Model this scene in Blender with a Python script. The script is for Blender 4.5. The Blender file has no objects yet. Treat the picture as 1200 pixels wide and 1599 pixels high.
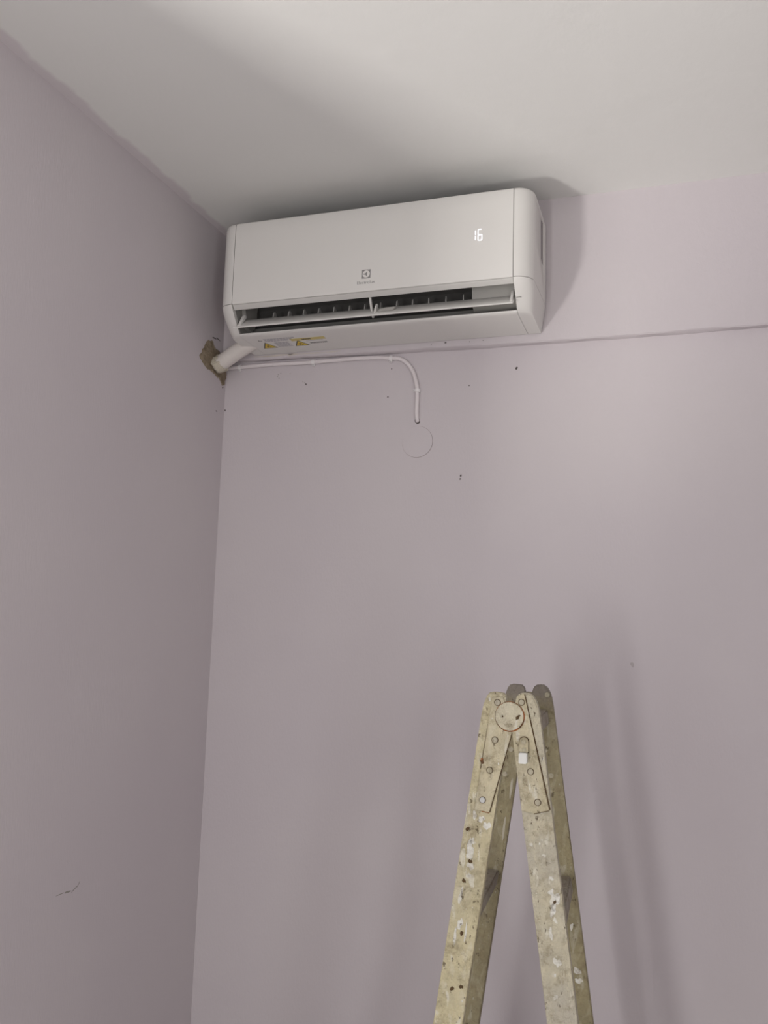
import bpy, bmesh, math, random
from mathutils import Vector, Matrix, noise

random.seed(7)
scene = bpy.context.scene
C = scene.collection

# ------------------------------------------------------------------ camera
F_PX = 1427.4                     # focal length in pixels of the 1200x1599 frame
YAW, PITCH, ROLL = 0.3312, 0.1344, 0.0301
CAM = Vector((1.2314, -2.1923, 1.5))
cam_data = bpy.data.cameras.new('camera')
cam = bpy.data.objects.new('camera', cam_data)
C.objects.link(cam)
fw = Vector((-math.sin(YAW) * math.cos(PITCH), math.cos(YAW) * math.cos(PITCH), math.sin(PITCH)))
r0 = Vector((math.cos(YAW), math.sin(YAW), 0))
u0 = r0.cross(fw)
rt = r0 * math.cos(ROLL) + u0 * math.sin(ROLL)
up = -r0 * math.sin(ROLL) + u0 * math.cos(ROLL)
cam.matrix_world = Matrix(((rt.x, up.x, -fw.x, CAM.x), (rt.y, up.y, -fw.y, CAM.y),
                           (rt.z, up.z, -fw.z, CAM.z), (0, 0, 0, 1)))
cam_data.sensor_fit = 'VERTICAL'
cam_data.sensor_height = 36.0
cam_data.lens = F_PX / 1599 * 36.0
cam_data.clip_start = 0.02
scene.camera = cam

# ------------------------------------------------------------------ world, daylight, exposure
world = bpy.data.worlds.new('world')
scene.world = world
world.use_nodes = True
wb = world.node_tree.nodes['Background']
wb.inputs[0].default_value = (0.82, 0.90, 1.0, 1)
wb.inputs[1].default_value = 0.6

ZC = 2.593                        # ceiling height
ROOM_X, ROOM_Y = 2.5, -4.1        # far right wall, wall behind the camera
W1 = dict(y0=-2.95, y1=-1.68, z0=0.62, z1=2.06)     # window in the left wall (beyond the frame)
W2 = dict(x0=0.46, x1=0.63, z0=0.40, z1=1.95)       # window in the rear wall (behind the camera)

W3 = dict(y0=-3.70, y1=-2.80, z0=0.02, z1=2.08)     # door opening added to the unseen right wall to brighten the left wall

def area(name, loc, rot, sx, sy, power, col):
    d = bpy.data.lights.new(name, 'AREA')
    d.shape = 'RECTANGLE'; d.size = sx; d.size_y = sy
    d.energy = power; d.color = col
    o = bpy.data.objects.new(name, d); C.objects.link(o)
    o.location = loc; o.rotation_euler = rot
    return o
# diffuse daylight in the side window and the rear window
area('daylight_window_left', (-0.10, (W1['y0'] + W1['y1']) / 2, 1.32), (0, -math.pi / 2 - 0.3, 0),
     1.38, W1['y1'] - W1['y0'] - 0.06, 9.5, (1.0, 0.985, 0.98))
area('daylight_window_rear', ((W2['x0'] + W2['x1']) / 2, ROOM_Y - 0.06, (W2['z0'] + W2['z1']) / 2), (math.pi / 2 + 0.3, 0, -0.5),
     W2['x1'] - W2['x0'] + 0.06, W2['z1'] - W2['z0'], 34.0, (1.0, 0.985, 0.96))
area('fill_light_right', (ROOM_X + 0.08, (W3['y0'] + W3['y1']) / 2, 1.05), (0, math.pi / 2, 0),
     2.0, W3['y1'] - W3['y0'] - 0.06, 30.5, (1.0, 0.98, 0.965))  # fill lamp added in the right-hand opening to lift the left wall
# compact lamp for a bright patch outside, whose light slants up through the window
SUNPATCH = Vector((-1.5, -4.5, -0.8))
o = area('outside_patch_glow', SUNPATCH, (0, 0, 0), 0.58, 0.58, 135.0, (1.0, 0.965, 0.91))
o.rotation_euler = (Vector((1.2, 0.0, 2.1)) - SUNPATCH).to_track_quat('-Z', 'Y').to_euler()

vs = scene.view_settings
vs.view_transform = 'Standard'
vs.look = 'None'
vs.gamma = 1.0
vs.use_curve_mapping = False
vs.exposure = 0.01

# ------------------------------------------------------------------ materials
def mat(name, col, rough=0.6, spec=0.3, metal=0.0, emit=None, estr=0.0):
    m = bpy.data.materials.new(name); m.use_nodes = True
    b = m.node_tree.nodes['Principled BSDF']
    b.inputs['Base Color'].default_value = (*col, 1)
    b.inputs['Roughness'].default_value = rough
    b.inputs['Specular IOR Level'].default_value = spec
    b.inputs['Metallic'].default_value = metal
    if emit:
        b.inputs['Emission Color'].default_value = (*emit, 1)
        b.inputs['Emission Strength'].default_value = estr
    return m

class NT:
    def __init__(s, m): s.t = m.node_tree; s.b = s.t.nodes['Principled BSDF']
    def n(s, typ, **kw):
        x = s.t.nodes.new(typ)
        for k, v in kw.items(): setattr(x, k, v)
        return x
    def l(s, a, b): s.t.links.new(a, b)
    def pos(s): return s.n('ShaderNodeNewGeometry').outputs['Position']
    def mapping(s, vec, scale=(1, 1, 1), loc=(0, 0, 0)):
        m = s.n('ShaderNodeMapping'); m.inputs['Scale'].default_value = scale; m.inputs['Location'].default_value = loc
        s.l(vec, m.inputs['Vector']); return m.outputs[0]
    def noise(s, vec, scale, detail=3, rough=0.55, dist=0.0):
        x = s.n('ShaderNodeTexNoise'); s.l(vec, x.inputs['Vector'])
        x.inputs['Scale'].default_value = scale; x.inputs['Detail'].default_value = detail
        x.inputs['Roughness'].default_value = rough; x.inputs['Distortion'].default_value = dist
        return x.outputs['Fac']
    def ramp(s, fac, a, b, ca=(0, 0, 0, 1), cb=(1, 1, 1, 1)):
        x = s.n('ShaderNodeValToRGB'); s.l(fac, x.inputs[0])
        e = x.color_ramp.elements; e[0].position = a; e[0].color = ca; e[1].position = b; e[1].color = cb
        return x.outputs[0]
    def mix(s, fac, a, b):
        x = s.n('ShaderNodeMix', data_type='RGBA')
        for v, i in ((fac, 0), (a, 6), (b, 7)):
            if hasattr(v, 'is_linked') or hasattr(v, 'links'): s.l(v, x.inputs[i])
            else: x.inputs[i].default_value = v if i == 0 else (*v, 1)
        return x.outputs[2]
    def math(s, op, a, b=None):
        x = s.n('ShaderNodeMath', operation=op)
        for v, i in ((a, 0), (b, 1)):
            if v is None: continue
            if hasattr(v, 'links'): s.l(v, x.inputs[i])
            else: x.inputs[i].default_value = v
        return x.outputs[0]
    def bump(s, h, strength, dist):
        x = s.n('ShaderNodeBump'); x.inputs['Strength'].default_value = strength; x.inputs['Distance'].default_value = dist
        s.l(h, x.inputs['Height']); s.l(x.outputs[0], s.b.inputs['Normal'])

LILAC = (0.607, 0.560, 0.586)
def wall_paint(name, stretch):
    m = mat(name, LILAC, 0.75, 0.25); t = NT(m); p = t.pos()
    n1 = t.noise(p, 1.3, 3)
    col = t.mix(t.ramp(n1, 0.35, 0.7), (LILAC[0] * .965, LILAC[1] * .965, LILAC[2] * .97), (LILAC[0] * 1.02, LILAC[1] * 1.03, LILAC[2] * 1.01))
    t.l(col, t.b.inputs['Base Color'])
    h = t.math('ADD', t.math('MULTIPLY', t.noise(t.mapping(p, stretch), 190, 3), 0.5), t.noise(p, 7, 2))
    t.bump(h, 0.22, 0.004)
    return m
M_WALL = wall_paint('lilac_wall_paint', (1, 1, 0.45))
M_WALL_L = wall_paint('lilac_wall_paint_rolled', (1, 1.4, 0.22))

def ceiling_mat():
    white = (0.80, 0.80, 0.78)
    m = mat('white_ceiling_paint', white, 0.8, 0.2); t = NT(m); p = t.pos()
    sep = t.n('ShaderNodeSeparateXYZ'); t.l(p, sep.inputs[0])
    # lilac wall paint brushed a little way onto the ceiling along the left wall
    w = t.math('ADD', t.math('MULTIPLY', t.noise(p, 9, 3), 0.05), -0.006)
    d = t.math('SUBTRACT', sep.outputs['X'], w)
    k = t.ramp(d, 0.0, 0.012, (1, 1, 1, 1), (0, 0, 0, 1))
    t.l(t.mix(k, white, (0.68, 0.635, 0.655)), t.b.inputs['Base Color'])
    h = t.math('ADD', t.math('MULTIPLY', t.noise(t.mapping(p, (1, .5, 1)), 60, 4), 0.35), t.noise(p, 6, 2, 0.5, 0.6))
    t.bump(h, 0.28, 0.006)
    return m
M_CEIL = ceiling_mat()

def floor_mat():
    m = mat('beige_floor_tiles', (0.38, 0.35, 0.31), 0.4); t = NT(m); p = t.pos()
    br = t.n('ShaderNodeTexBrick'); t.l(p, br.inputs['Vector'])
    br.offset = 0.0; br.inputs['Scale'].default_value = 1.0
    br.inputs['Brick Width'].default_value = 0.4; br.inputs['Row Height'].default_value = 0.4
    br.inputs['Mortar Size'].default_value = 0.004
    br.inputs['Color1'].default_value = (0.38, 0.35, 0.31, 1); br.inputs['Color2'].default_value = (0.40, 0.37, 0.33, 1)
    br.inputs['Mortar'].default_value = (0.2,0.18,0.16,1)
    t.l(br.outputs[0], t.b.inputs['Base Color'])
    return m
M_FLOOR = floor_mat()

def plastic(name, col, rough=0.38):
    m = mat(name, col, rough, 0.4); t = NT(m); p = t.pos()
    t.bump(t.noise(p, 900, 2), 0.05, 0.0006)
    return m
M_PLASTIC = plastic('white_plastic', (0.74, 0.728, 0.70))
M_PLASTIC_IN = plastic('grey_inner_plastic', (0.34, 0.33, 0.31), 0.5)
M_BLACK_IN = plastic('dark_outlet_plastic', (0.10, 0.097, 0.093), 0.55)
M_SEAM = mat('seam_grey', (0.30, 0.29, 0.28), 0.6)
M_RECESS = mat('shadow_grey_grip', (0.27, 0.25, 0.255), 0.6)  # grey that imitates the shade inside the side recess
M_FLAP = plastic('flap_plastic', (0.62, 0.61, 0.585), 0.4)
M_LOGO = mat('grey_print', (0.27, 0.265, 0.26), 0.5)
M_LOGO_W = mat('logo_white', (0.78, 0.765, 0.74), 0.4)
M_LED = mat('display_light', (0.9, 0.9, 1.0), 0.5, emit=(0.90, 0.91, 1.0), estr=1.1)
M_YEL = mat('label_yellow', (0.72, 0.52, 0.06), 0.5)
M_YELP = mat('label_pale_yellow', (0.62, 0.52, 0.20), 0.5)
M_INK = mat('label_black', (0.05, 0.045, 0.045), 0.5)
M_INKG = mat('label_grey_ink', (0.40, 0.39, 0.42), 0.5)
M_CABLE = mat('white_pvc', (0.76, 0.71, 0.72), 0.4)
M_CLIP = mat('clip_white', (0.82, 0.80, 0.80), 0.4)
def foam_mat():
    m = mat('white_pipe_insulation', (0.72, 0.68, 0.645), 0.7); t = NT(m); p = t.pos()
    t.bump(t.noise(p, 130, 3), 0.35, 0.002)
    return m
M_FOAM = foam_mat()
def foam_raw():
    m = mat('cut_foam', (0.62, 0.57, 0.47), 0.9); t = NT(m); p = t.pos()
    t.bump(t.noise(p, 300, 4), 1.0, 0.004)
    return m
M_FOAMR = foam_raw()
def plaster_mat():
    m = mat('bare_brown_plaster', (0.27, 0.215, 0.15), 0.95, 0.1); t = NT(m); p = t.pos()
    n = t.noise(p, 55, 5)
    t.l(t.mix(t.ramp(n, 0.3, 0.7), (0.20, 0.155, 0.105), (0.36, 0.30, 0.22)), t.b.inputs['Base Color'])
    t.bump(t.noise(p, 160, 4), 0.8, 0.004)
    return m
M_PLASTER = plaster_mat()
M_CHIPPED = mat('chipped_pale_plaster', (0.62, 0.57, 0.52), 0.9, 0.1)
M_SPECK = mat('dark_speck', (0.10, 0.085, 0.08), 0.9, 0.1)
M_SCUFF = mat('grey_scuff', (0.30, 0.285, 0.26), 0.9, 0.1)
M_SCUFFL = mat('faint_scuff', (0.47, 0.43, 0.44), 0.9, 0.1)
M_RIM = mat('cover_rim_line', (0.34, 0.28, 0.28), 0.9, 0.1)
M_FRAME = mat('white_window_frame', (0.7, 0.7, 0.68), 0.4)

def ladder_mat(name, base, alt, dens=1.0, grey=0.55, top_wear=0.0):
    """old beige oil paint: blotches, pale drips, brown chips"""
    m = mat(name, base, 0.6, 0.25); t = NT(m); p = t.pos()
    tilt = t.mapping(p, (1.0, 1.0, 0.30))
    c = t.mix(t.ramp(t.noise(p, 26, 5, 0.65), 0.38, 0.62), base, alt)
    # greyish worn areas
    c = t.mix(t.math('MULTIPLY', t.ramp(t.noise(t.mapping(p, (1, 1, .5), (3.1, 0, 1.7)), 12, 5, 0.65), 0.47, 0.66), grey), c, (0.52, 0.485, 0.41))
    # thick lighter brush marks
    c = t.mix(t.math('MULTIPLY', t.ramp(t.noise(t.mapping(p, (1, 1, .4), (2, 4, 6)), 55, 4, 0.6, 0.8), 0.54, 0.62), 0.5 * dens), c, (0.70, 0.65, 0.50))
    # pale drips and smears
    c = t.mix(t.math('MULTIPLY', t.ramp(t.noise(t.mapping(tilt, loc=(5, 2, 9)), 80, 3, 0.5, 0.4), 0.62, 0.68), 0.75 * dens), c, (0.76, 0.73, 0.62))
    # small white splashes
    c = t.mix(t.math('MULTIPLY', t.ramp(t.noise(t.mapping(p, (1, 1, .6), (1, 7, 3)), 150, 2, 0.5), 0.71, 0.75), dens), c, (0.80, 0.79, 0.73))
    # brown stain clouds, then chips and dirt lines
    c = t.mix(t.math('MULTIPLY', t.ramp(t.noise(t.mapping(p, loc=(4, 4, 1)), 45, 6, 0.75), 0.495, 0.66), 0.6), c, (0.25, 0.20, 0.12))
    c = t.mix(t.math('MULTIPLY', t.ramp(t.noise(t.mapping(p, (1, 1, .6), (8, 1, 4)), 100, 6, 0.7), 0.60, 0.655), 0.85), c, (0.11, 0.08, 0.045))
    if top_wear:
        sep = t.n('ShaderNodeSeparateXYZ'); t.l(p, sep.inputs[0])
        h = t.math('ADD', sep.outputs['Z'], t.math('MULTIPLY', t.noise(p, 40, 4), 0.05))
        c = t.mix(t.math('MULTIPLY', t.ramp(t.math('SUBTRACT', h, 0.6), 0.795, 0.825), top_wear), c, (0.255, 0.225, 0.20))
    t.l(c, t.b.inputs['Base Color'])
    h = t.math('ADD', t.noise(tilt, 60, 4), t.math('MULTIPLY', t.noise(p, 220, 4, 0.65), 0.6))
    t.bump(h, 1.0, 0.007)
    return m
M_WOOD = ladder_mat('beige_painted_wood', (0.66, 0.59, 0.385), (0.56, 0.50, 0.325), 1.0, 0.35)
M_WOOD_R = ladder_mat('greyed_painted_wood', (0.62, 0.565, 0.42), (0.54, 0.50, 0.385), 1.0, 0.75)
M_WOOD_IN = ladder_mat('shaded_painted_wood', (0.385, 0.335, 0.20), (0.325, 0.285, 0.175), 0.35, 0.15, 0.85)  # beige paint with the shade of the ladder's interior put into its colour
M_WOOD_TOP = ladder_mat('worn_tread_wood', (0.34, 0.295, 0.235), (0.30, 0.265, 0.215), 0.4, 0.3)
M_PLATE = ladder_mat('beige_painted_metal', (0.67, 0.60, 0.42), (0.55, 0.49, 0.335), 1.0, 0.3)
M_DISC = ladder_mat('cream_painted_metal', (0.70, 0.645, 0.49), (0.61, 0.555, 0.405), 1.2, 0.3)
M_RIVET = ladder_mat('painted_rivet', (0.60, 0.55, 0.40), (0.49, 0.445, 0.335), 0.8)
def rust_mat():
    m = mat('orange_rust', (0.30, 0.095, 0.03), 0.9, 0.1); t = NT(m); p = t.pos()
    t.l(t.mix(t.ramp(t.noise(p, 60, 3), 0.42, 0.58), (0.12, 0.07, 0.04), (0.33, 0.115, 0.035)), t.b.inputs['Base Color'])
    return m
M_STEEL = mat('bare_steel', (0.50, 0.50, 0.49), 0.55, 0.4, 0.25)
M_RUST = rust_mat()
M_GAP = mat('dirt_and_shade', (0.10, 0.065, 0.035), 0.9, 0.1)  # dirt in joints and holes, also the painted shadow around the latch
M_SPLASH = ladder_mat('white_paint_splash', (0.84, 0.825, 0.76), (0.77, 0.75, 0.67), 0.6, 0.15)
M_DRIP = mat('pale_drip', (0.50, 0.46, 0.36), 0.6)
M_TAB = mat('white_tab_paint', (0.70, 0.70, 0.67), 0.6, 0.15)

# ------------------------------------------------------------------ helpers
def link(name, me, m, parent=None, smooth=None):
    if m is not None:
        for x in (m if isinstance(m, (list, tuple)) else [m]): me.materials.append(x)
    if smooth is not None:
        me.polygons.foreach_set('use_smooth', [True] * len(me.polygons))
        me.set_sharp_from_angle(angle=math.radians(smooth))
    o = bpy.data.objects.new(name, me); C.objects.link(o)
    if parent is not None: o.parent = parent
    return o

def from_bm(name, bm, m, parent=None, smooth=None):
    bmesh.ops.recalc_face_normals(bm, faces=bm.faces[:])
    me = bpy.data.meshes.new(name); bm.to_mesh(me); bm.free()
    return link(name, me, m, parent, smooth)

def bm_box(bm, a, b, mi=0):
    v = [bm.verts.new((x, y, z)) for x in (a[0], b[0]) for y in (a[1], b[1]) for z in (a[2], b[2])]
    for q in ((0, 1, 3, 2), (4, 6, 7, 5), (0, 4, 5, 1), (2, 3, 7, 6), (0, 2, 6, 4), (1, 5, 7, 3)):
        f = bm.faces.new([v[i] for i in q]); f.material_index = mi

def box(name, a, b, m, parent=None, bevel=0.0):
    bm = bmesh.new(); bm_box(bm, a, b)
    if bevel: bmesh.ops.bevel(bm, geom=bm.edges[:] , offset=bevel, segments=2, affect='EDGES')
    return from_bm(name, bm, m, parent, 35 if bevel else None)

def prism(name, pts, axis, lo, hi, m, parent=None, bevel=0.0, seg=2, smooth=35):
    """2-D outline extruded along an axis: axis 'x' outline is (y,z); 'y' outline is (x,z); 'z' outline is (x,y)"""
    def P(a, b, c): return {'x': (c, a, b), 'y': (a, c, b), 'z': (a, b, c)}[axis]
    bm = bmesh.new()
    A = [bm.verts.new(P(*q, lo)) for q in pts]; B = [bm.verts.new(P(*q, hi)) for q in pts]
    bm.faces.new(A); bm.faces.new(B[::-1])
    for i in range(len(pts)):
        j = (i + 1) % len(pts); bm.faces.new((A[i], A[j], B[j], B[i]))
    if bevel:
        bmesh.ops.bevel(bm, geom=bm.edges[:], offset=bevel, segments=seg, affect='EDGES', clamp_overlap=True)
    return from_bm(name, bm, m, parent, smooth)

def tube(name, pts, rad, m, parent=None, seg=14, caps=True):
    pts = [Vector(p) for p in pts]; n = len(pts); bm = bmesh.new(); rings = []
    prev = None
    for i, p in enumerate(pts):
        d = (pts[min(i + 1, n - 1)] - pts[max(i - 1, 0)]).normalized()
        if prev is None:
            a = d.orthogonal().normalized()
        else:
            a = (prev - d * prev.dot(d)).normalized()
        prev = a; b = d.cross(a)
        rr = rad[i] if isinstance(rad, (list, tuple)) else rad
        rings.append([bm.verts.new(p + (a * math.cos(2 * math.pi * k / seg) + b * math.sin(2 * math.pi * k / seg)) * rr) for k in range(seg)])
    for i in range(n - 1):
        for k in range(seg):
            bm.faces.new((rings[i][k], rings[i][(k + 1) % seg], rings[i + 1][(k + 1) % seg], rings[i + 1][k]))
    if caps: bm.faces.new(rings[0][::-1]); bm.faces.new(rings[-1])
    return from_bm(name, bm, m, parent, 50)

def spline(pts, sub=6):
    """Catmull-Rom through points"""
    P = [Vector(p) for p in pts]; out = []
    for i in range(len(P) - 1):
        p0 = P[max(i - 1, 0)]; p1 = P[i]; p2 = P[i + 1]; p3 = P[min(i + 2, len(P) - 1)]
        for k in range(sub):
            t = k / sub
            out.append(0.5 * ((2 * p1) + (p2 - p0) * t + (2 * p0 - 5 * p1 + 4 * p2 - p3) * t * t + (3 * p1 - p0 - 3 * p2 + p3) * t ** 3))
    out.append(P[-1]); return out

def empty(name, loc):
    o = bpy.data.objects.new(name, None); C.objects.link(o); o.location = loc
    o.empty_display_size = 0.05
    return o
def tag(o, label, cat, group=None):
    o['label'] = label; o['category'] = cat
    if group: o['group'] = group
def struct(o, label=None):
    o['kind'] = 'structure'
    if label: o['label'] = label
    return o

def slab_with_hole(name, axis, plane, thick, u0, u1, z0, z1, hole, m):
    """a wall as one mesh of quads around a window opening, with reveals; axis 'x' or 'y' is the wall normal"""
    us = [u0, hole[0], hole[1], u1]; zs = [z0, hole[2], hole[3], z1]
    bm = bmesh.new()
    def P(u, z, t): return (t, u, z) if axis == 'x' else (u, t, z)
    for t in (plane, plane + thick):
        for i in range(3):
            for j in range(3):
                if i == 1 and j == 1: continue
                bm.faces.new([bm.verts.new(P(*q, t)) for q in ((us[i], zs[j]), (us[i + 1], zs[j]), (us[i + 1], zs[j + 1]), (us[i], zs[j + 1]))])
    for (a, b) in (((us[1], zs[1]), (us[2], zs[1])), ((us[2], zs[1]), (us[2], zs[2])), ((us[2], zs[2]), (us[1], zs[2])), ((us[1], zs[2]), (us[1], zs[1])),
                   ((u0, z0), (u1, z0)), ((u1, z0), (u1, z1)), ((u1, z1), (u0, z1)), ((u0, z1), (u0, z0))):
        bm.faces.new([bm.verts.new(P(*a, plane)), bm.verts.new(P(*b, plane)), bm.verts.new(P(*b, plane + thick)), bm.verts.new(P(*a, plane + thick))])
    bmesh.ops.remove_doubles(bm, verts=bm.verts[:], dist=1e-5)
    return from_bm(name, bm, m)

# ------------------------------------------------------------------ room
T = 0.16
floor = struct(box('floor', (-T, ROOM_Y - T, -0.1), (ROOM_X + T, T, 0.0), M_FLOOR))
ceiling = struct(box('ceiling', (-T, ROOM_Y - T, ZC), (ROOM_X + T, T, ZC + 0.12), M_CEIL), 'white painted ceiling above the lilac walls')
wall_back = struct(box('wall_back', (-T, 0.0, 0.0), (ROOM_X + T, T, ZC), M_WALL), 'lilac painted wall below and behind the air conditioner')
wall_left = struct(slab_with_hole('wall_left', 'x', 0.0, -T, ROOM_Y, 0.0, 0.0, ZC, (W1['y0'], W1['y1'], W1['z0'], W1['z1']), M_WALL_L),
                   'lilac painted side wall left of the room corner')
wall_rear = struct(slab_with_hole('wall_rear', 'y', ROOM_Y, -T, 0.0, ROOM_X, 0.0, ZC, (W2['x0'], W2['x1'], W2['z0'], W2['z1']), M_WALL))
wall_right = struct(slab_with_hole('wall_right', 'x', ROOM_X, T, ROOM_Y, 0.0, 0.0, ZC, (W3['y0'], W3['y1'], W3['z0'], W3['z1']), M_WALL))

def window_frame(name, axis, plane, u0, u1, z0, z1):
    w, d = 0.022, 0.04; bm = bmesh.new()
    def B(a, b, c, e):
        if axis == 'x': bm_box(bm, (plane - d, a, c), (plane, b, e))
        else: bm_box(bm, (a, plane - d, c), (b, plane, e))
    B(u0, u0 + w, z0, z1); B(u1 - w, u1, z0, z1); B(u0 + w, u1 - w, z0, z0 + w); B(u0 + w, u1 - w, z1 - w, z1)
    return struct(from_bm(name, bm, M_FRAME))
window_frame('window_1', 'x', -0.01, W1['y0'], W1['y1'], W1['z0'], W1['z1'])
window_frame('window_2', 'y', ROOM_Y - 0.01, W2['x0'], W2['x1'], W2['z0'], W2['z1'])

window_frame('added_door_1', 'x', ROOM_X + 0.05, W3['y0'], W3['y1'], W3['z0'], W3['z1'])  # frame of the opening added for the fill lamp
# shallow beam across the top of the back wall, slightly uneven lower edge
BD = 0.0242
def beam():
    n = 170; bm = bmesh.new(); A = []; B = []; Tf = []; Tb = []
    for i in range(n + 1):
        x = ROOM_X * i / n
        zl = 2.2263 + 0.012 * max(0.0, 1 - x / 0.75)
        j = 0.0022 * noise.noise((x * 9, 0.3, 0)) + 0.0012 * noise.noise((x * 40, 1.3, 0))
        k = 0.0020 * noise.noise((x * 12, 5.3, 0))
        A.append(bm.verts.new((x, -BD + 0.0010 * noise.noise((x * 14, 9, 0)), zl + 0.0025 + j)))
        B.append(bm.verts.new((x, 0.0, zl + k)))
        Tf.append(bm.verts.new((x, -BD, ZC)))
    A2 = [bm.verts.new((v.co.x, v.co.y + 0.003, v.co.z - 0.0025)) for v in A]
    for i in range(n):
        bm.faces.new((A[i], A[i + 1], Tf[i + 1], Tf[i]))
        bm.faces.new((A2[i], A2[i + 1], A[i + 1], A[i]))
        bm.faces.new((B[i], B[i + 1], A2[i + 1], A2[i]))
    return from_bm('trim_1', bm, M_WALL, None, 40)
trim = struct(beam(), 'shallow lilac beam running along the top of the back wall')

def blob(name, c, rx, rz, wall, m, parent, irr=0.3, n=14, th=0.0006, seed=0, ang=0.0, base=0.0):
    """thin irregular spot; wall 'y' lies on a y plane (x,z), 'x' on an x plane (y,z). c = (u, z)"""
    rnd = random.Random(seed); pts = []
    ph = [rnd.uniform(0, 6.28) for _ in range(3)]
    for k in range(n):
        a = 2 * math.pi * k / n
        s = 1 + irr * (0.5 * math.sin(2 * a + ph[0]) + 0.35 * math.sin(3 * a + ph[1]) + 0.3 * math.sin(5 * a + ph[2]))
        px, pz = rx * s * math.cos(a), rz * s * math.sin(a)
        pts.append((c[0] + px * math.cos(ang) - pz * math.sin(ang), c[1] + px * math.sin(ang) + pz * math.cos(ang)))
    if wall == 'y': return prism(name, pts, 'y', base - th, base + 0.0004, m, parent, smooth=None)
    return prism(name, pts, 'x', base - 0.0004, base + th, m, parent, smooth=None)

# specks and nail holes on the back wall, scuffs on the left wall
for i, (x, z, r_) in enumerate([(0.6779, 1.9019, .0026), (0.6764, 1.8938, .0020), (0.8154, 2.1701, .0032), (0.4787, 2.1156, .0018), (0.6952, 2.1332, .0016),
                                (0.0035, 2.1047, .0022), (0.4869, 2.1907, .0016), (0.1611, 2.1965, .0013), (0.168, 2.1995, .0012), (0.1590, 2.1905, .0014),
                                (0.235, 2.172, .0013), (0.2443, 2.1644, .0022), (0.2405, 2.1690, .0013), (0.196, 2.197, .0012), (0.1635, 2.186, .0012)]):
    blob('nail_hole', (x, z), r_, r_ * 1.1, 'y', M_SPECK if r_ > .0015 else M_SCUFF, wall_back, 0.35, 9, 0.0004, i)
blob('scuff_mark', (1.0902, 1.4511), 0.004, 0.006, 'y', M_SCUFFL, wall_back, 0.4, 10, 0.0003, 40)
for i, (y, z, a, b, an) in enumerate([(-0.042, 2.0925, .003, .002, 0), (-0.0742, 2.2882, .011, .0018, .1), (-0.0533, 2.2914, .012, .0014, -.15), (-0.0143, 2.1665, .004, .002, .8)]):
    blob('nail_hole', (y, z), a, b, 'x', M_SPECK, wall_left, 0.3, 9, 0.0004, 60 + i, an)
for i, (y, z, a, b, an) in enumerate([(-0.560, 0.9607, .012, .0010, .02), (-0.536, 0.9595, .011, .0020, .0), (-0.514, 0.9605, .011, .0013, .42), (-0.502, 0.967, .007, .0009, .9)]):
    blob('scuff_mark', (y, z), a, b, 'x', M_SCUFF, wall_left, 0.25, 12, 0.0003, 80 + i, an)
# chips on the beam edge
for i, (x, z, r_) in enumerate([(0.6376, 2.2420, .0016), (0.70, 2.2395, .0008), (0.735, 2.2405, .0007), (0.60, 2.2405, .0007)]):
    blob('paint_chip', (x, z), r_ * 1.6, r_, 'y', M_SPECK, trim, 0.3, 8, 0.0008, 100 + i, 0, -BD)
for i, (x, z, a, b) in enumerate([(0.17, 2.2425, .045, .0022), (0.215, 2.2418, .02, .0026), (0.27, 2.2412, .03, .0018), (0.33, 2.241, .018, .0016), (0.12, 2.2428, .02, .0018)]):
    blob('paint_chip', (x, z), a, b, 'y', M_CHIPPED, trim, 0.5, 18, 0.0006, 110 + i, 0, -BD)

# broken plaster round the pipe hole on the left wall
def plaster_patch():
    out = [(-0.119, 2.262), (-0.104, 2.272), (-0.087, 2.2755), (-0.0749, 2.2628), (-0.0533, 2.2610), (-0.020, 2.255), (-0.002, 2.245), (-0.001, 2.205), (-0.006, 2.1789),
           (-0.013, 2.1725), (-0.0200, 2.1700), (-0.0270, 2.1790), (-0.0451, 2.1860), (-0.066, 2.1895), (-0.0878, 2.1935), (-0.108, 2.1965), (-0.1227, 2.2003), (-0.138, 2.2095), (-0.145, 2.2150), (-0.1400, 2.2293), (-0.128, 2.245)]
    P = spline([(a, b, 0) for a, b in out + [out[0]]], 5)[:-1]
    P = [(p.x + 0.006 * noise.noise((p.x * 140, p.y * 140, 0)), p.y + 0.006 * noise.noise((p.x * 140, p.y * 140, 5))) for p in P]
    cy, cz = -0.066, 2.222; bm = bmesh.new(); rings = []
    for k, (s, h) in enumerate(((1.0, 0.0003), (0.93, 0.0040), (0.75, 0.0030), (0.5, 0.0050), (0.25, 0.0035))):
        rings.append([bm.verts.new((max(0.0002, h + (0.0016 * noise.noise((y * 90, z * 90, k)) if k else 0)), min(cy + (y - cy) * s, -0.0005), cz + (z - cz) * s)) for y, z in P])
    for a, b in zip(rings, rings[1:]):
        for i in range(len(P)):
            j = (i + 1) % len(P); bm.faces.new((a[i], a[j], b[j], b[i]))
    bm.faces.new(rings[-1])
    return from_bm('plaster_patch', bm, M_PLASTER, wall_left, 60)
pp = plaster_patch(); pp['label'] = 'broken brown plaster round the pipe hole'

# round junction cover painted over with the wall colour
jc = empty('junction_box_cover', (0.562, 0.0, 1.993))
tag(jc, 'round flush cover painted lilac on the wall below the cable end', 'wall cover')
def disc(name, r, y0, y1, m, parent, n=48, bev=0.0):
    return prism(name, [(r * math.cos(2 * math.pi * k / n), r * math.sin(2 * math.pi * k / n)) for k in range(n)], 'y', y0, y1, m, parent, 0, 2, 30)
disc('rim_gap', 0.0412, -0.0004, 0.0, M_RIM, jc)
d = disc('cover_disc', 0.0405, -0.0022, -0.0002, M_WALL, jc)

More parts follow.
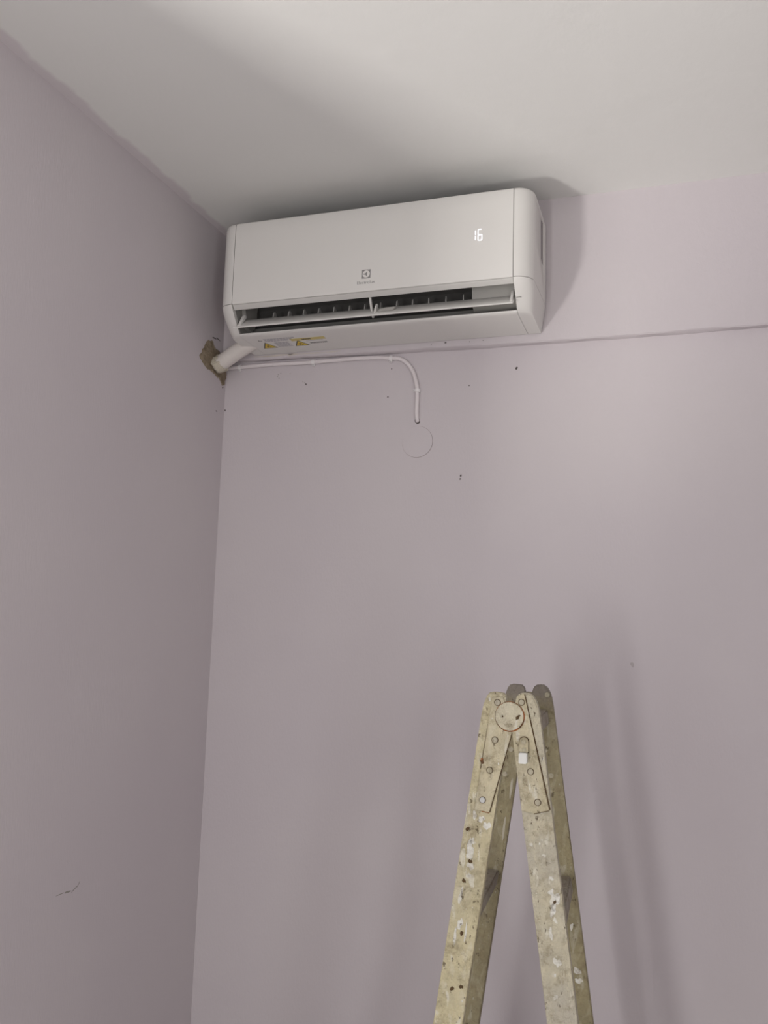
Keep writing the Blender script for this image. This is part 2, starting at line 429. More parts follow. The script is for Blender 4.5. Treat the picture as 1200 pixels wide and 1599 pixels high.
# ------------------------------------------------------------------ air conditioner
AX, AZ, AWD, AD, AH, AG = 0.0907, 2.2465, 0.80, 0.2005, 0.2885, 0.0422
ac = empty('air_conditioner', (AX + AWD / 2, -BD - 0.003, AZ))
tag(ac, 'white split wall air conditioner with open outlet mounted high below the ceiling', 'air conditioner')
# all AC part coordinates are local: x from centre, y = -depth, z = height above the bottom
HX = AWD / 2
XL, XR = -HX + AG, HX - AG
# profile (depth u, height v), top back -> front -> chin -> bottom back
UP_PROF = [(0.0, 0.2760), (0.06, 0.2800), (0.13, 0.2850), (0.178, 0.2880), (0.190, 0.2872), (0.1965, 0.2835), (0.1995, 0.277), (0.2003, 0.25), (0.2005, 0.18), (0.2005, 0.0702)]
LO_PROF = [(0.2003, 0.0693), (0.1985, 0.0655), (0.1930, 0.0575), (0.183, 0.0445), (0.170, 0.0300), (0.157, 0.0150), (0.147, 0.0056), (0.137, 0.0034), (0.122, 0.0025), (0.06, 0.0008), (0.0, 0.0)]
RC = 0.040
def end_piece(name, prof, side, steps=12):
    """end of the housing: the profile swept outwards over a rounded vertical corner; taper near the bottom"""
    bm = bmesh.new(); rings = []
    xin = HX - AG + 0.0006
    ts = [AG] + [RC * (1 - math.sin(0.5 * math.pi * k / steps)) for k in range(steps + 1)]
    for t in ts:                                     # t: distance from the outermost face
        tt = max(0.0, min(RC, t))
        delta = RC - math.sqrt(max(0.0, RC * RC - (RC - tt) ** 2))
        sc = 1 - delta / AD
        x0_ = HX - t if t < AG else xin
        ring = []
        for u, v in prof:
            tap = 0.010 * max(0.0, 1 - v / 0.055) ** 1.3 * max(0.0, 1 - t / AG)
            rise = -0.006 * (delta / RC) * max(0, (v - 0.25) / 0.038)
            ring.append(bm.verts.new((side * (x0_ - tap), -u * sc, v + rise)))
        rings.append(ring)
    for a, b in zip(rings, rings[1:]):
        for i in range(len(prof) - 1):
            bm.faces.new((a[i], a[i + 1], b[i + 1], b[i]))
    for rg in (rings[0], rings[-1]):
        if prof[0][0] == 0.0 and prof[-1][0] != 0.0:
            e = bm.verts.new((rg[0].co.x, 0.0, prof[-1][1]))
            bm.faces.new(rg + [e])
        elif prof[-1][0] == 0.0:
            e = bm.verts.new((rg[0].co.x, 0.0, prof[0][1]))
            bm.faces.new(rg + [e])
    return from_bm(name, bm, M_PLASTIC, ac, 40)
for s in (-1, 1):
    o = end_piece('end_cover', UP_PROF, s)
    if s == 1:                                       # grip recess in the right side
        cut = prism('cutter', [(-0.080, 0.2560), (-0.043, 0.2640), (-0.039, 0.1530), (-0.074, 0.1600)], 'x', HX - 0.0022, HX + 0.01, None)
        cut.parent = ac
        md = o.modifiers.new('recess', 'BOOLEAN'); md.operation = 'DIFFERENCE'; md.object = cut; md.solver = 'EXACT'
        bpy.context.view_layer.update()
        dg = bpy.context.evaluated_depsgraph_get()
        me = bpy.data.meshes.new_from_object(o.evaluated_get(dg)); o.modifiers.clear(); o.data = me
        bpy.data.objects.remove(cut)
        rp = prism('recess_shade', [(-0.079, 0.2555), (-0.0435, 0.2632), (-0.0395, 0.1536), (-0.0735, 0.1604)], 'x', HX - 0.0030, HX - 0.0008, M_RECESS, ac)  # dark plate standing in for the shade of the recess
        rp['label'] = 'grip recess in the right side with shade painted dark grey'
    end_piece('lower_end', LO_PROF, s)

# central housing (behind panel, below, round the outlet)
bm = bmesh.new()
def strip(bm, prof, x0, x1, mi=0, segs=1):
    vs = [[bm.verts.new((x0 + (x1 - x0) * k / segs, -u, v)) for u, v in prof] for k in range(segs + 1)]
    for a, b in zip(vs, vs[1:]):
        for i in range(len(prof) - 1):
            f = bm.faces.new((a[i], a[i + 1], b[i + 1], b[i])); f.material_index = mi
BOT = [(0.0, 0.0), (0.06, 0.0008), (0.122, 0.0025), (0.137, 0.0034), (0.1465, 0.0052), (0.1480, 0.0070), (0.1460, 0.0088)]
strip(bm, BOT, XL, XR)
strip(bm, [(0.0, 0.2760), (0.06, 0.2800), (0.13, 0.2850), (0.176, 0.2872), (0.188, 0.2860), (0.193, 0.28), (0.1945, 0.07), (0.180, 0.0640)], XL, XR)
strip(bm, [(0.0, 0.0), (0.0, 0.2760)], XL, XR)
casing = from_bm('casing', bm, M_PLASTIC, ac, 40)
box('mounting_plate', (-HX + 0.03, 0.0, 0.03), (HX - 0.03, 0.003, 0.25), M_STEEL, ac)
# air intake grille on top: dark well with slats
gr = box('intake_grille', (XL + 0.01, -0.170, 0.2800), (XR - 0.01, -0.012, 0.2866), M_BLACK_IN, ac)
for k in range(9):
    y = -0.022 - k * 0.0175
    box('grille_slat', (XL + 0.01, y - 0.002, 0.2862), (XR - 0.01, y, 0.2890), M_PLASTIC_IN, gr)
# dark grooves beside the panel
for s in (-1, 1):
    box('panel_groove', (s * (HX - AG) - 0.0012, -0.1985, 0.0712), (s * (HX - AG) + 0.0012, -0.19, 0.2815), M_SEAM, ac)
# front panel
FP = [(0.176, 0.2882), (0.190, 0.2872), (0.1965, 0.2835), (0.1995, 0.277), (0.2003, 0.25), (0.2005, 0.18), (0.2005, 0.0735), (0.1996, 0.0700), (0.1975, 0.0690), (0.194, 0.072), (0.194, 0.278), (0.188, 0.2835), (0.176, 0.2855)]
panel = prism('front_panel', [(-u, v) for u, v in FP], 'x', XL + 0.0012, XR - 0.0012, M_PLASTIC, ac, 0, 2, 28)
prism('panel_underside', [(-0.1968, 0.0685), (-0.1955, 0.0664), (-0.1860, 0.0588), (-0.1838, 0.0595), (-0.186, 0.065), (-0.192, 0.0705)], 'x', XL + 0.0012, XR - 0.0012, M_FLAP, ac, 0, 2, 28)  # underside shade put into the colour, darker plastic than the panel
# air outlet cavity
CAV = [(0.1462, 0.0085), (0.125, 0.0125), (0.100, 0.0260), (0.075, 0.0460), (0.060, 0.0750), (0.062, 0.0980), (0.080, 0.1080), (0.120, 0.1000), (0.160, 0.0790), (0.1815, 0.0635)]
bm = bmesh.new(); strip(bm, CAV, XL + .0005, XR - .0005)
for x in (XL + .0005, XR - .0005):
    f = bm.faces.new([bm.verts.new((x, -u, v)) for u, v in CAV]); f.material_index = 1
bm.faces.ensure_lookup_table()
for k in (0, 1, 2): bm.faces[k].material_index = 2
outlet = from_bm('air_outlet', bm, [M_BLACK_IN, M_PLASTIC_IN, M_FLAP], ac, 45)
outlet['label'] = 'dark air outlet cavity'
# lower lip bead along the outlet
strip_b = prism('outlet_lip', [(-0.1485, 0.0055), (-0.1496, 0.0075), (-0.1486, 0.0094), (-0.1462, 0.0096), (-0.1450, 0.0070)], 'x', XL, XR, M_PLASTIC, ac, 0, 2, 50)
# grey block closing the right end of the outlet, plate at the left end
prism('outlet_end_block', [(-0.150, 0.0790), (-0.142, 0.028), (-0.120, 0.022), (-0.09, 0.04), (-0.08, 0.1040), (-0.12, 0.0985)], 'x', 0.741 - AX - HX, XR - .001, M_PLASTIC_IN, ac)
prism('outlet_end_block', [(-0.150, 0.0800), (-0.136, 0.030), (-0.110, 0.026), (-0.09, 0.04), (-0.08, 0.1040), (-0.12, 0.0985)], 'x', XL + .001, XL + .012, M_PLASTIC_IN, ac)
# vertical vanes: one shared curved blade
vane_me = None
VX = [0.187, 0.2295, 0.271, 0.312, 0.3535, 0.395, 0.436, 0.477, 0.519, 0.5595, 0.6005, 0.6435, 0.6865]
for i, x in enumerate(VX):
    if vane_me is None:
        o = prism('vane', [(-0.139, 0.0470), (-0.137, 0.0550), (-0.131, 0.0660), (-0.118, 0.0725), (-0.100, 0.0690), (-0.100, 0.050), (-0.114, 0.0440)], 'x', -0.0012, 0.0012, M_FLAP, ac, 0.0005, 1)
        vane_me = o.data
    else:
        o = bpy.data.objects.new('vane', vane_me); C.objects.link(o); o.parent = ac
    o.location = (x - AX - HX, 0, 0); o.rotation_euler = (0, 0, 0.22)
# flap
flap = prism('flap', [(-0.1800, 0.0102), (-0.1822, 0.0118), (-0.1815, 0.0138), (-0.170, 0.0240), (-0.156, 0.0350), (-0.1420, 0.0435), (-0.1400, 0.0425), (-0.1530, 0.0325), (-0.166, 0.0215)], 'x', XL + 0.004, XR - 0.003, M_FLAP, ac, 0, 2, 40)
flap.location = (0, -0.001, 0.0035)
box('flap_edge', (XL - 0.002, -0.1832, 0.0094), (XR - 0.003, -0.1800, 0.0122), M_PLASTIC, flap, 0.0006)
for x, w in ((XL + 0.014, 0.004), (XR - 0.008, 0.003)):
    prism('pivot_arm', [(-0.178, 0.0150), (-0.160, 0.0350), (-0.152, 0.0420), (-0.150, 0.050), (-0.156, 0.0520), (-0.162, 0.0470), (-0.170, 0.033), (-0.181, 0.0165)], 'x', x - w, x + w, M_PLASTIC, flap, 0.001)
cx = 0.497 - AX - HX
prism('pivot_arm', [(-0.176, 0.0165), (-0.160, 0.0340), (-0.160, 0.0440), (-0.166, 0.0450), (-0.174, 0.033), (-0.180, 0.019)], 'x', cx + 0.010, cx + 0.015, M_PLASTIC, flap, 0.0008)
prism('flap_hook', [(cx + 0.020, 0.0190), (cx + 0.058, 0.0215), (cx + 0.064, 0.0300), (cx + 0.040, 0.0300), (cx + 0.034, 0.0275), (cx + 0.022, 0.0270)], 'y', -0.1765, -0.160, M_PLASTIC_IN, flap, 0.0008)
# centre strut of the outlet
prism('outlet_strut', [(-0.185, 0.0640), (-0.178, 0.0640), (-0.158, 0.0280), (-0.150, 0.020), (-0.156, 0.018), (-0.166, 0.0270)], 'x', cx - 0.0025, cx + 0.0025, M_FLAP, ac, 0.0006)
# small moulded notch on the right end
box('hinge_notch', (XR + 0.002, -0.1722, 0.0304), (XR + 0.014, -0.160, 0.0312), M_PLASTIC_IN, ac)

tube('pipe_stub', [Vector((x - AX - HX, y + BD + 0.003, z - AZ)) for x, y, z in ((0.150, -0.080, 2.2768), (0.139, -0.081, 2.2725), (0.126, -0.083, 2.2665), (0.1195, -0.083, 2.2636))], 0.0214, M_FOAM, ac, 20)
# display: seven segment 16
def seg_mesh(name, pts, m, parent, th=0.0006):
    return prism(name, pts, 'y', -AD - th, -AD + 0.0002, m, parent, smooth=None)
disp = empty('display', (0, 0, 0)); disp.parent = ac
disp['label'] = 'lit white digits 16'
def bar(x0, z0, x1, z1, w):
    d_ = Vector((x1 - x0, z1 - z0)); L = d_.length; d_ /= L; n_ = Vector((-d_.y, d_.x)) * w / 2; c_ = w * 0.5
    a = Vector((x0, z0)); b = Vector((x1, z1))
    return [tuple(a), tuple(a + d_ * c_ + n_), tuple(b - d_ * c_ + n_), tuple(b), tuple(b - d_ * c_ - n_), tuple(a + d_ * c_ - n_)]
dx, dz = 0.7588 - AX - HX, 2.4118 - AZ
w_, g_ = 0.0019, 0.0003
h_ = 0.0132
for z in (dz + 0.0012, dz + h_ + 0.0008): seg_mesh('segment', bar(dx + 0.0006, z, dx + 0.0006, z + h_ - 0.0026, w_), M_LED, disp)
a, b = dx + 0.0068, dx + 0.0158
for q in ((a + .0004, dz, b - .0004, dz), (a + .0004, dz + h_, b - .0004, dz + h_), (a + .0012, dz + 2 * h_, b - .001, dz + 2 * h_),
          (a, dz + .0002, a, dz + h_ - .0002), (a, dz + h_ + .0002, a, dz + 2 * h_ - .0006), (b, dz + .0002, b, dz + h_ - .0002)):
    seg_mesh('segment', bar(*q, w_), M_LED, disp)

# logo: grey square, pale roundel, grey three-armed figure
lx, lz, lr = 0.4925 - AX - HX, 2.3587 - AZ, 0.0108
logo = seg_mesh('brand_emblem', [(lx - lr, lz - lr), (lx + lr, lz - lr), (lx + lr, lz + lr), (lx - lr, lz + lr)], M_LOGO, ac, 0.0003)
logo['label'] = 'grey square emblem with pale roundel'
seg_mesh('roundel', [(lx + 0.84 * lr * math.cos(k * math.pi / 20), lz + 0.84 * lr * math.sin(k * math.pi / 20)) for k in range(40)], M_LOGO_W, logo, 0.00045)
fig = []
tip, top_, bot_ = Vector((-0.90, 0.0)), Vector((0.24, 0.86)), Vector((0.24, -0.86))
def bez(a, c, b, n=8): return [(1 - t) ** 2 * a + 2 * t * (1 - t) * c + t * t * b for t in [k / n for k in range(n)]]
fig += bez(top_, Vector((0.16, 0.10)), tip + Vector((0, .03)))
fig += bez(tip - Vector((0, .03)), Vector((0.16, -0.10)), bot_)
fig += bez(bot_, Vector((0.27, 0)), top_)
seg_mesh('emblem_figure', [(lx + p.x * lr, lz + p.y * lr) for p in fig], M_LOGO, logo, 0.0006)

def text_mesh(name, body, size, m, parent, loc, rot):
    cu = bpy.data.curves.new(name, 'FONT'); cu.body = body; cu.size = size; cu.extrude = 0.00012; cu.align_x = 'CENTER'; cu.resolution_u = 3
    to = bpy.data.objects.new(name + '_curve', cu); C.objects.link(to)
    bpy.context.view_layer.update()
    me = bpy.data.meshes.new_from_object(to.evaluated_get(bpy.context.evaluated_depsgraph_get()))
    bpy.data.objects.remove(to); me.materials.clear()
    o = link(name, me, m, parent); o.location = loc; o.rotation_euler = rot
    xs = [v.co.x for v in me.vertices]
    return o, max(xs) - min(xs)
o, wt = text_mesh('brand_lettering', 'Electrolux', 0.0105, M_LOGO, ac, (0.4922 - AX - HX, -AD - 0.0002, 2.3344 - AZ), (math.pi / 2, 0, 0))
o.scale = (0.0452 / wt, 1.0, 1.0)

# warning label on the underside
bm = bmesh.new()
def under(pts, mi, lift):
    """points (x, depth u) on the bottom plate"""
    def zz(u):
        pr = BOT
        for (ua, va), (ub, vb) in zip(pr, pr[1:]):
            if ua <= u <= ub: return va + (vb - va) * (u - ua) / (ub - ua)
        return 0.003
    a = [bm.verts.new((x - AX - HX, -u, zz(u) - lift)) for x, u in pts]
    b = [bm.verts.new((x - AX - HX, -u, zz(u) + 0.0003)) for x, u in pts]
    f = bm.faces.new(a); f.material_index = mi
    for i in range(len(pts)):
        j = (i + 1) % len(pts); f = bm.faces.new((a[i], a[j], b[j], b[i])); f.material_index = mi
def urect(x0, x1, u0_, u1_, mi, lift=0.0003): under([(x0, u0_), (x1, u0_), (x1, u1_), (x0, u1_)], mi, lift)
rnd = random.Random(3)
for k in range(3):                                   # faint upper print
    x = 0.180
    while x < 0.242 + 0.012 * k:
        w = rnd.uniform(.004, .010); urect(x, x + w, 0.0940 + k * 0.0075, 0.0985 + k * 0.0075, 3); x += w + .0016
urect(0.250, 0.345, 0.0850, 0.1010, 1)               # yellow heading bar
for k in range(6): urect(0.281 + k * 0.0042, 0.2843 + k * 0.0042, 0.0900, 0.0960, 2, 0.0005)
for (x0_, s) in ((0.155, 1), (0.247, 1)):            # two warning triangles
    under([(x0_ - .002, 0.0480), (x0_ + 0.0385, 0.0480), (x0_ + 0.0190, 0.0900)], 2, 0.0003)
    under([(x0_ + 0.0020, 0.0510), (x0_ + 0.0345, 0.0510), (x0_ + 0.0190, 0.0845)], 0, 0.0005)
    urect(x0_ + 0.0135, x0_ + 0.0165, 0.0565, 0.066, 2, 0.0007); urect(x0_ + 0.0190, x0_ + 0.0240, 0.0560, 0.0585, 2, 0.0007); urect(x0_ + 0.0185, x0_ + 0.0215, 0.0625, 0.0690, 2, 0.0007)
for k in range(7):                                   # text block by the first triangle
    x = 0.1985; xe = 0.240 - 0.002 * (k % 3)
    while x < xe:
        w = min(rnd.uniform(.004, .010), xe - x); urect(x, x + max(w, .001), 0.0525 + k * 0.0050, 0.0552 + k * 0.0050, 3); x += w + .0014
for k in range(1):
    x = 0.292
    while x < 0.338:
        w = rnd.uniform(.003, .006); urect(x, x + w, 0.0590, 0.0660, 2); urect(x + .0008, x + w - .0008, 0.0610, 0.0640, 4, 0.0005); x += w + .0008
urect(0.288, 0.334, 0.0790, 0.0808, 3)
for k in range(3): urect(0.164 + k * .0035, 0.1665 + k * .0035, 0.1020, 0.1045 + (.004 if k == 0 else 0), 2)
lab = from_bm('warning_label', bm, [M_YEL, M_YELP, M_INK, M_INKG, M_PLASTIC], ac)
lab['label'] = 'printed warning stickers with two yellow triangles'

# ------------------------------------------------------------------ insulated pipe into the left wall
pipe = empty('insulated_pipe', (0.0, -0.06, 2.20))
tag(pipe, 'white foam wrapped refrigerant pipe from the unit into the wall hole', 'pipe')
PP = spline([(0.120, -0.083, 2.2638), (0.106, -0.083, 2.2575), (0.080, -0.081, 2.2450), (0.050, -0.075, 2.2310), (0.022, -0.069, 2.2190)], 5)
PP = [p - Vector((0, -0.06, 2.20)) + Vector((0, 0, 0)) for p in PP]
tube('insulation', PP, 0.0215, M_FOAM, pipe, 20)
# ragged end at the wall
bm = bmesh.new(); rings = []
ax0 = PP[-1]; dirv = (PP[-1] - PP[-3]).normalized(); aa = dirv.orthogonal().normalized(); bb = dirv.cross(aa)
for k, (t, rr) in enumerate(((-0.006, .0217), (0.004, .0238), (0.012, .0245), (0.018, .0225), (0.021, .0140))):
    rings.append([])
    for i in range(26):
        an = 2 * math.pi * i / 26
        jr = rr * (1 + 0.32 * noise.noise((math.cos(an) * 3, math.sin(an) * 3, k * 1.3)))
        p = ax0 + dirv * (t + 0.009 * noise.noise((math.cos(an) * 4, math.sin(an) * 4, 7 + k))) + aa * jr * math.cos(an) + bb * jr * math.sin(an)
        p.x = max(p.x, 0.0035)
        rings[-1].append(bm.verts.new(p))
for a_, b_ in zip(rings, rings[1:]):
    for i in range(26): bm.faces.new((a_[i], a_[(i + 1) % 26], b_[(i + 1) % 26], b_[i]))
bm.faces.new(rings[-1]); bm.faces.new(rings[0][::-1])
o = from_bm('ragged_foam', bm, M_FOAMR, pipe, 60); o['label'] = 'torn raw foam collar at the wall'

# ------------------------------------------------------------------ surface cable with clips
CR = 0.0054
CB = [(0.006, 2.2255), (0.0157, 2.2262), (0.0455, 2.2268), (0.0946, 2.2275), (0.1527, 2.2282), (0.2101, 2.2266), (0.2666, 2.2262), (0.3222, 2.2268), (0.395, 2.2270), (0.4488, 2.2252), (0.4879, 2.2210),
      (0.5109, 2.2143), (0.5305, 2.2010), (0.5468, 2.1781), (0.5561, 2.1503), (0.5602, 2.1263), (0.5602, 2.0925), (0.5602, 2.0673)]
CB = [(x, z - 0.0035 if x < .5 else z) for x, z in CB]
pts = spline([(x, -CR - 0.0006, z) for x, z in CB] + [(0.5606, -CR + 0.001, 2.056), (0.5607, 0.002, 2.0475)], 5)
cable = empty('surface_cable', (0.0, 0.0, 2.22))
tag(cable, 'white round cable clipped below the beam and bending down into the wall', 'cable')
tube('cable', [p - Vector((0, 0, 2.22)) for p in pts], CR, M_CABLE, cable, 14)
blob('entry_hole', (0.5608, 2.0485 - 2.22), 0.0072, 0.0085, 'y', M_SPECK, cable, 0.15, 14, 0.0005, 5)
def clip(x, z, ang, label):
    e = empty('cable_clip', (x, 0, z)); e.rotation_euler = (0, -ang, 0)
    tag(e, label, 'cable clip', 'clips holding the white cable')
    pts = []
    R1, R0 = CR + 0.0022, CR + 0.0002
    for k in range(13):
        a = math.pi * k / 12; pts.append((-(CR + R1 * math.sin(a)), R1 * math.cos(a)))
    out = [(0.0, R1)] + pts + [(0.0, -R1)] + [(0.0, -R0)] + [(-(CR + R0 * math.sin(math.pi * k / 12)), R0 * math.cos(math.pi * k / 12)) for k in range(12, -1, -1)] + [(0.0, R0)]
    prism('hoop', out, 'x', -0.0042, 0.0042, M_CLIP, e)
    o = box('nail_block', (-0.0030, -0.0085, -R1 - 0.0040), (0.0030, 0.0, -R1 + 0.0006), M_CLIP, e, 0.0008)
    prism('nail', [(0.0014 * math.cos(k * math.pi / 4), -R1 - 0.0018 + 0.0014 * math.sin(k * math.pi / 4)) for k in range(8)], 'y', -0.0095, -0.008, M_STEEL, e)
clip(0.0455, 2.2233, 0.0, 'small white cable clip nearest the room corner')
clip(0.2666, 2.2227, 0.0, 'small white cable clip under the middle of the warning label')
clip(0.4870, 2.2178, -0.14, 'small white cable clip where the cable starts to bend')
clip(0.5602, 2.1263, -math.pi / 2, 'small white cable clip on the vertical run of cable')

# ------------------------------------------------------------------ ladder
LX, LY, LA = 0.9608, -0.79, 0.0785
ladder = empty('folding_ladder', (0.9511, -0.7396, -0.0540))
ladder.scale = (1.036, 1.036, 1.036)
ZF = 0.0522                        # feet stand on the floor
ladder.rotation_euler = (0, 0, LA)
tag(ladder, 'old wooden folding ladder in paint spattered beige standing before the wall', 'ladder')
TL, TR = 0.1440, 0.1330            # lean of the two halves
HZ = 1.385                         # hinge height
DEP = 0.024
# stile outlines (x relative to the hinge, z)
def left_outline():
    def o_(z): return -0.0434 - TL * (HZ - z)
    def i_(z): return -0.0002 - TL * (HZ - z)
    return [(o_(ZF), ZF), (i_(ZF), ZF), (i_(1.375), 1.375), (-0.0015, 1.392), (-0.0062, 1.412), (-0.0085, 1.4175), (-0.0130, 1.4190), (-0.0300, 1.4195), (-0.0345, 1.4165), (-0.0400, 1.4020), (o_(1.383), 1.383)]
def right_outline():
    def o_(z): return 0.0452 + TR * (HZ - z)
    def i_(z): return 0.0008 + TR * (HZ - z)
    return [(i_(ZF), ZF), (o_(ZF), ZF), (o_(1.383), 1.383), (0.0425, 1.400), (0.0375, 1.4120), (0.0320, 1.4185), (0.0250, 1.4210), (0.0130, 1.4190), (0.0105, 1.4150), (0.0055, 1.398), (0.0018, 1.388), (i_(1.375), 1.375)]
FAR = 0.28
near_l = prism('stile', left_outline(), 'y', 0.0, DEP, M_WOOD, ladder, 0.0022)
near_r = prism('stile', right_outline(), 'y', 0.0, DEP, M_WOOD_R, ladder, 0.0022)
far_l = prism('stile', left_outline(), 'y', FAR, FAR + DEP, M_WOOD_IN, ladder, 0.0022)
far_r = prism('stile', right_outline(), 'y', FAR, FAR + DEP, M_WOOD_IN, ladder, 0.0022)
# treads
for side in (-1, 1):
    t = TL if side < 0 else TR
    for k in range(5):
        z = 1.377 - 0.2835 * k
        mid = (-0.0218 if side < 0 else 0.0230) + side * t * (HZ - z)
        th = 0.026
        hw = 0.0165
        if k == 0: hw = 0.0120
        sh = side * t * th
        pts = [(mid - hw, z), (mid + hw, z), (mid + hw + sh, z - th), (mid - hw + sh, z - th)]
        prism('tread', pts, 'y', DEP - 0.001, FAR + 0.001, M_WOOD_TOP, ladder, 0.0025)
# hinge plates on the near face
def plate(pts, y0, y1, m, parent, name='hinge_plate', bev=0.0006):
    return prism(name, pts, 'y', y0, y1, m, parent, bev, 1)
def rel(x, z): return (x - LX, z)
PLL = [rel(0.9335, 1.4115), rel(0.9505, 1.4135), rel(0.9540, 1.400), rel(0.9650, 1.372), rel(0.9640, 1.3597), rel(0.9317, 1.2418), rel(0.9090, 1.2450), rel(0.9285, 1.372)]
PLR = [rel(0.9715, 1.4160), rel(0.9823, 1.4190), rel(1.0209, 1.2514), rel(0.9983, 1.2452), rel(0.9800, 1.2480), rel(0.9655, 1.3560), rel(0.9640, 1.372), rel(0.9680, 1.402)]
def grow(pts, d):
    c_ = Vector((sum(p[0] for p in pts) / len(pts), sum(p[1] for p in pts) / len(pts)))
    out = []
    n = len(pts)
    for i in range(n):
        a_, b_, e_ = Vector(pts[i - 1]), Vector(pts[i]), Vector(pts[(i + 1) % n])
        n1 = Vector(((b_ - a_).y, -(b_ - a_).x)).normalized(); n2 = Vector(((e_ - b_).y, -(e_ - b_).x)).normalized()
        nn = (n1 + n2).normalized()
        if nn.dot(b_ - c_) < 0: nn = -nn
        out.append(tuple(b_ + nn * d))
    return out
plL = plate(PLL, -0.0030, 0.0010, M_PLATE, ladder)
plR = plate(PLR, -0.0030, 0.0010, M_PLATE, ladder)
# dark joint of dirt and rust along the plates' free edges
def joint(p, q, w, m, parent, name='rust_line', y=-0.0012):
    p, q = Vector(p), Vector(q); d_ = (q - p).normalized(); n_ = Vector((-d_.y, d_.x)) * w / 2
    return prism(name, [tuple(p + n_), tuple(q + n_), tuple(q - n_), tuple(p - n_)], 'y', y, 0.0008, m, parent, smooth=None)
joint(rel(0.9640, 1.3597), rel(0.9320, 1.2420), 0.0022, M_GAP, plL)
joint(rel(0.9317, 1.2412), rel(0.9200, 1.2425), 0.0014, M_RUST, plL)
joint(rel(0.9285, 1.372), rel(0.9175, 1.305), 0.0012, M_GAP, plL)
joint(rel(0.9828, 1.4180), rel(1.0214, 1.2520), 0.0022, M_GAP, plR)
joint(rel(1.0205, 1.2508), rel(0.9983, 1.2446), 0.0012, M_GAP, plR)
# knuckle disc
def cyl(name, c, r, y0, y1, m, parent, n=28, bev=0.0008):
    return prism(name, [(c[0] + r * math.cos(2 * math.pi * k / n), c[1] + r * math.sin(2 * math.pi * k / n)) for k in range(n)], 'y', y0, y1, m, parent, bev, 2)
hd = cyl('hinge_disc', (0.0, HZ), 0.0212, -0.0068, 0.0, M_DISC, ladder, 36, 0.0012)
cyl('rust_ring', (0.0004, HZ - 0.0006), 0.0226, -0.0036, -0.0005, M_RUST, hd, 36, 0.0003)
for (x, z) in ((0.9506, 1.3845), (0.9737, 1.3849)):
    cyl('disc_hole', rel(x, z), 0.0014, -0.0072, -0.006, M_GAP, hd, 12, 0)
cyl('disc_dimple', rel(0.9506, 1.3845), 0.0034, -0.0070, -0.006, M_RIVET, hd, 14, 0.0002)
blob('chipped_spot', rel(0.9737, 1.3842), 0.0042, 0.0024, 'y', M_GAP, hd, 0.5, 12, 0.0003, 31, 0.6, -0.0068)
# rivets
for plt_, lst in ((plL, [(0.9423, 1.4045), (0.9391, 1.3487), (0.9318, 1.3037), (0.9216, 1.2596)]), (plR, [(0.9786, 1.4065), (0.993, 1.3054), (1.0038, 1.2619)])):
    for i, (x, z) in enumerate(lst):
        mm = M_STEEL if (plt_ is plL and i == 3) else M_RIVET
        cyl('rivet', rel(x, z), 0.0044, -0.0056, -0.002, mm, plt_, 14, 0.0014)
        cyl('rivet_ring', rel(x, z), 0.0052, -0.0033, -0.002, M_GAP, plt_, 16, 0)
# latch hook with a white tab
lat = []
lc = rel(0.9830, 1.3490)
for k in range(9):
    a = math.pi * k / 8; lat.append((lc[0] + 0.0066 * math.cos(a), lc[1] + 0.0066 * math.sin(a)))
lat += [(lc[0] - 0.0066, 1.3330), (lc[0] + 0.0066, 1.3330)]
lt = prism('latch', lat, 'y', -0.0115, -0.002, M_PLATE, ladder, 0.0012)
prism('latch_shadow', grow(lat, 0.0010), 'y', -0.0040, -0.002, M_GAP, lt, smooth=None)  # dark plate painted as the shadow around the latch
cyl('latch_rivet', lc, 0.0042, -0.0142, -0.010, M_RIVET, lt, 14, 0.0012)
cyl('latch_rivet', rel(0.9842, 1.3375), 0.0034, -0.0130, -0.010, M_RIVET, lt, 12, 0.001)
tb = box('latch_tab', (lc[0] - 0.0064, -0.0190, 1.3180), (lc[0] + 0.0058, -0.0020, 1.3335), M_TAB, lt, 0.0010)
tb['label'] = 'white painted latch tab'
# hinge on the far side: plates outside, rivet ends showing inside
for s, outl in ((-1, PLL), (1, PLR)):
    p = plate(outl, FAR + DEP - 0.001, FAR + DEP + 0.003, M_PLATE, ladder)
cyl('hinge_disc', (0.0, HZ), 0.0212, FAR + DEP, FAR + DEP + 0.0068, M_DISC, ladder, 36, 0.0012)
for st, lst in ((far_l, [(0.9391, 1.3487), (0.9318, 1.3037), (0.9216, 1.2596)]), (far_r, [(0.993, 1.3054), (1.0038, 1.2619), (0.9960, 1.4030)])):
    for x, z in lst: cyl('rivet', rel(x, z), 0.0046, FAR - 0.0018, FAR + 0.001, M_RIVET, st, 14, 0.0008)
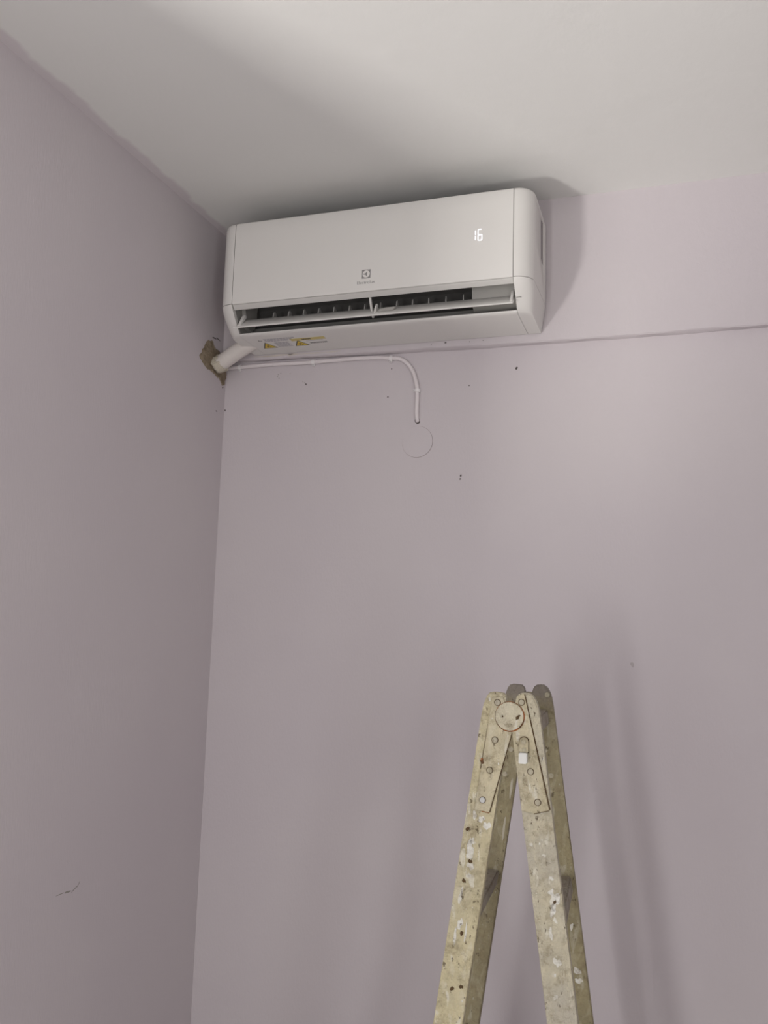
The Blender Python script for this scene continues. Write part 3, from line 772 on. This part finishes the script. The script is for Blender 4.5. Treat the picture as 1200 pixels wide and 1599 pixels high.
# paint splashes, nail holes and drips on the near stiles
SPL = [(1.029, 1.1243, .0068, .0115), (1.0262, 1.1080, .0038, .0060), (1.0237, 1.0777, .0030, .0070), (1.0235, 1.136, .0035, .0040), (1.0331, 1.0394, .0050, .0060), (1.0240, 1.155, .003, .003), (1.031, 0.992, .0034, .0030),
       (1.030, 1.097, .0025, .0040), (0.9945, 1.20, .0020, .0030), (1.0135, 1.186, .0026, .0022)]
for i, (x, z, a, b) in enumerate(SPL):
    blob('paint_splash', rel(x, z), a, b, 'y', M_SPLASH, near_r, 0.55, 18, 0.0008, 200 + i, 0.15)
SPL = [(0.9034, 1.1850, .0060, .0130), (0.9045, 1.1620, .0050, .0050), (0.8905, 1.1180, .0026, .0120), (0.8900, 1.0780, .0035, .0080), (0.9020, 1.1480, .0036, .0036), (0.9070, 1.198, .0024, .0060), (0.8830, 1.060, .0018, .0130), (0.8990, 1.067, .0016, .0120), (0.9285, 1.222, .005, .006), (0.9200, 1.231, .004, .005), (0.9095, 1.236, .003, .006)]
for i, (x, z, a, b) in enumerate(SPL):
    blob('paint_splash', rel(x, z), a, b, 'y', M_SPLASH, near_l, 0.45, 18, 0.0008, 300 + i, -0.14)
for i, (x, z) in enumerate([(0.9040, 1.1688), (0.8950, 1.1400), (0.8930, 1.0650), (0.8935, 0.990), (0.880, 0.986), (0.8990, 1.2150)]):
    blob('nail_hole', rel(x, z), .0028, .0030, 'y', M_GAP, near_l, 0.4, 10, 0.0011, 400 + i)
blob('nail_hole', rel(1.0292, 1.1225), .0022, .0028, 'y', M_GAP, near_r, 0.4, 10, 0.0012, 420)
blob('rust_spot', rel(0.9200, 1.3165), .0030, .0042, 'y', M_RUST, plL, 0.4, 10, 0.0006, 421, 0, -0.003)
for i, (x, z, a, b) in enumerate([(1.0273 + 0.022, 0.9386, .0055, .0060), (1.0403 + 0.012, 0.9228, .0060, .0045), (1.040, 1.010, .003, .005)]):
    blob('paint_splash', rel(x, z), a, b, 'y', M_SPLASH, far_r, 0.5, 14, 0.0008, 430 + i, -0.4, FAR)
blob('paint_drip', rel(0.9110 + 0.022, 1.235), .0020, .0190, 'y', M_DRIP, far_l, 0.2, 14, 0.0008, 440, -0.1, FAR)
blob('paint_drip', rel(0.8990 + 0.022, 1.165), .0018, .0230, 'y', M_DRIP, far_l, 0.2, 14, 0.0008, 441, -0.1, FAR)
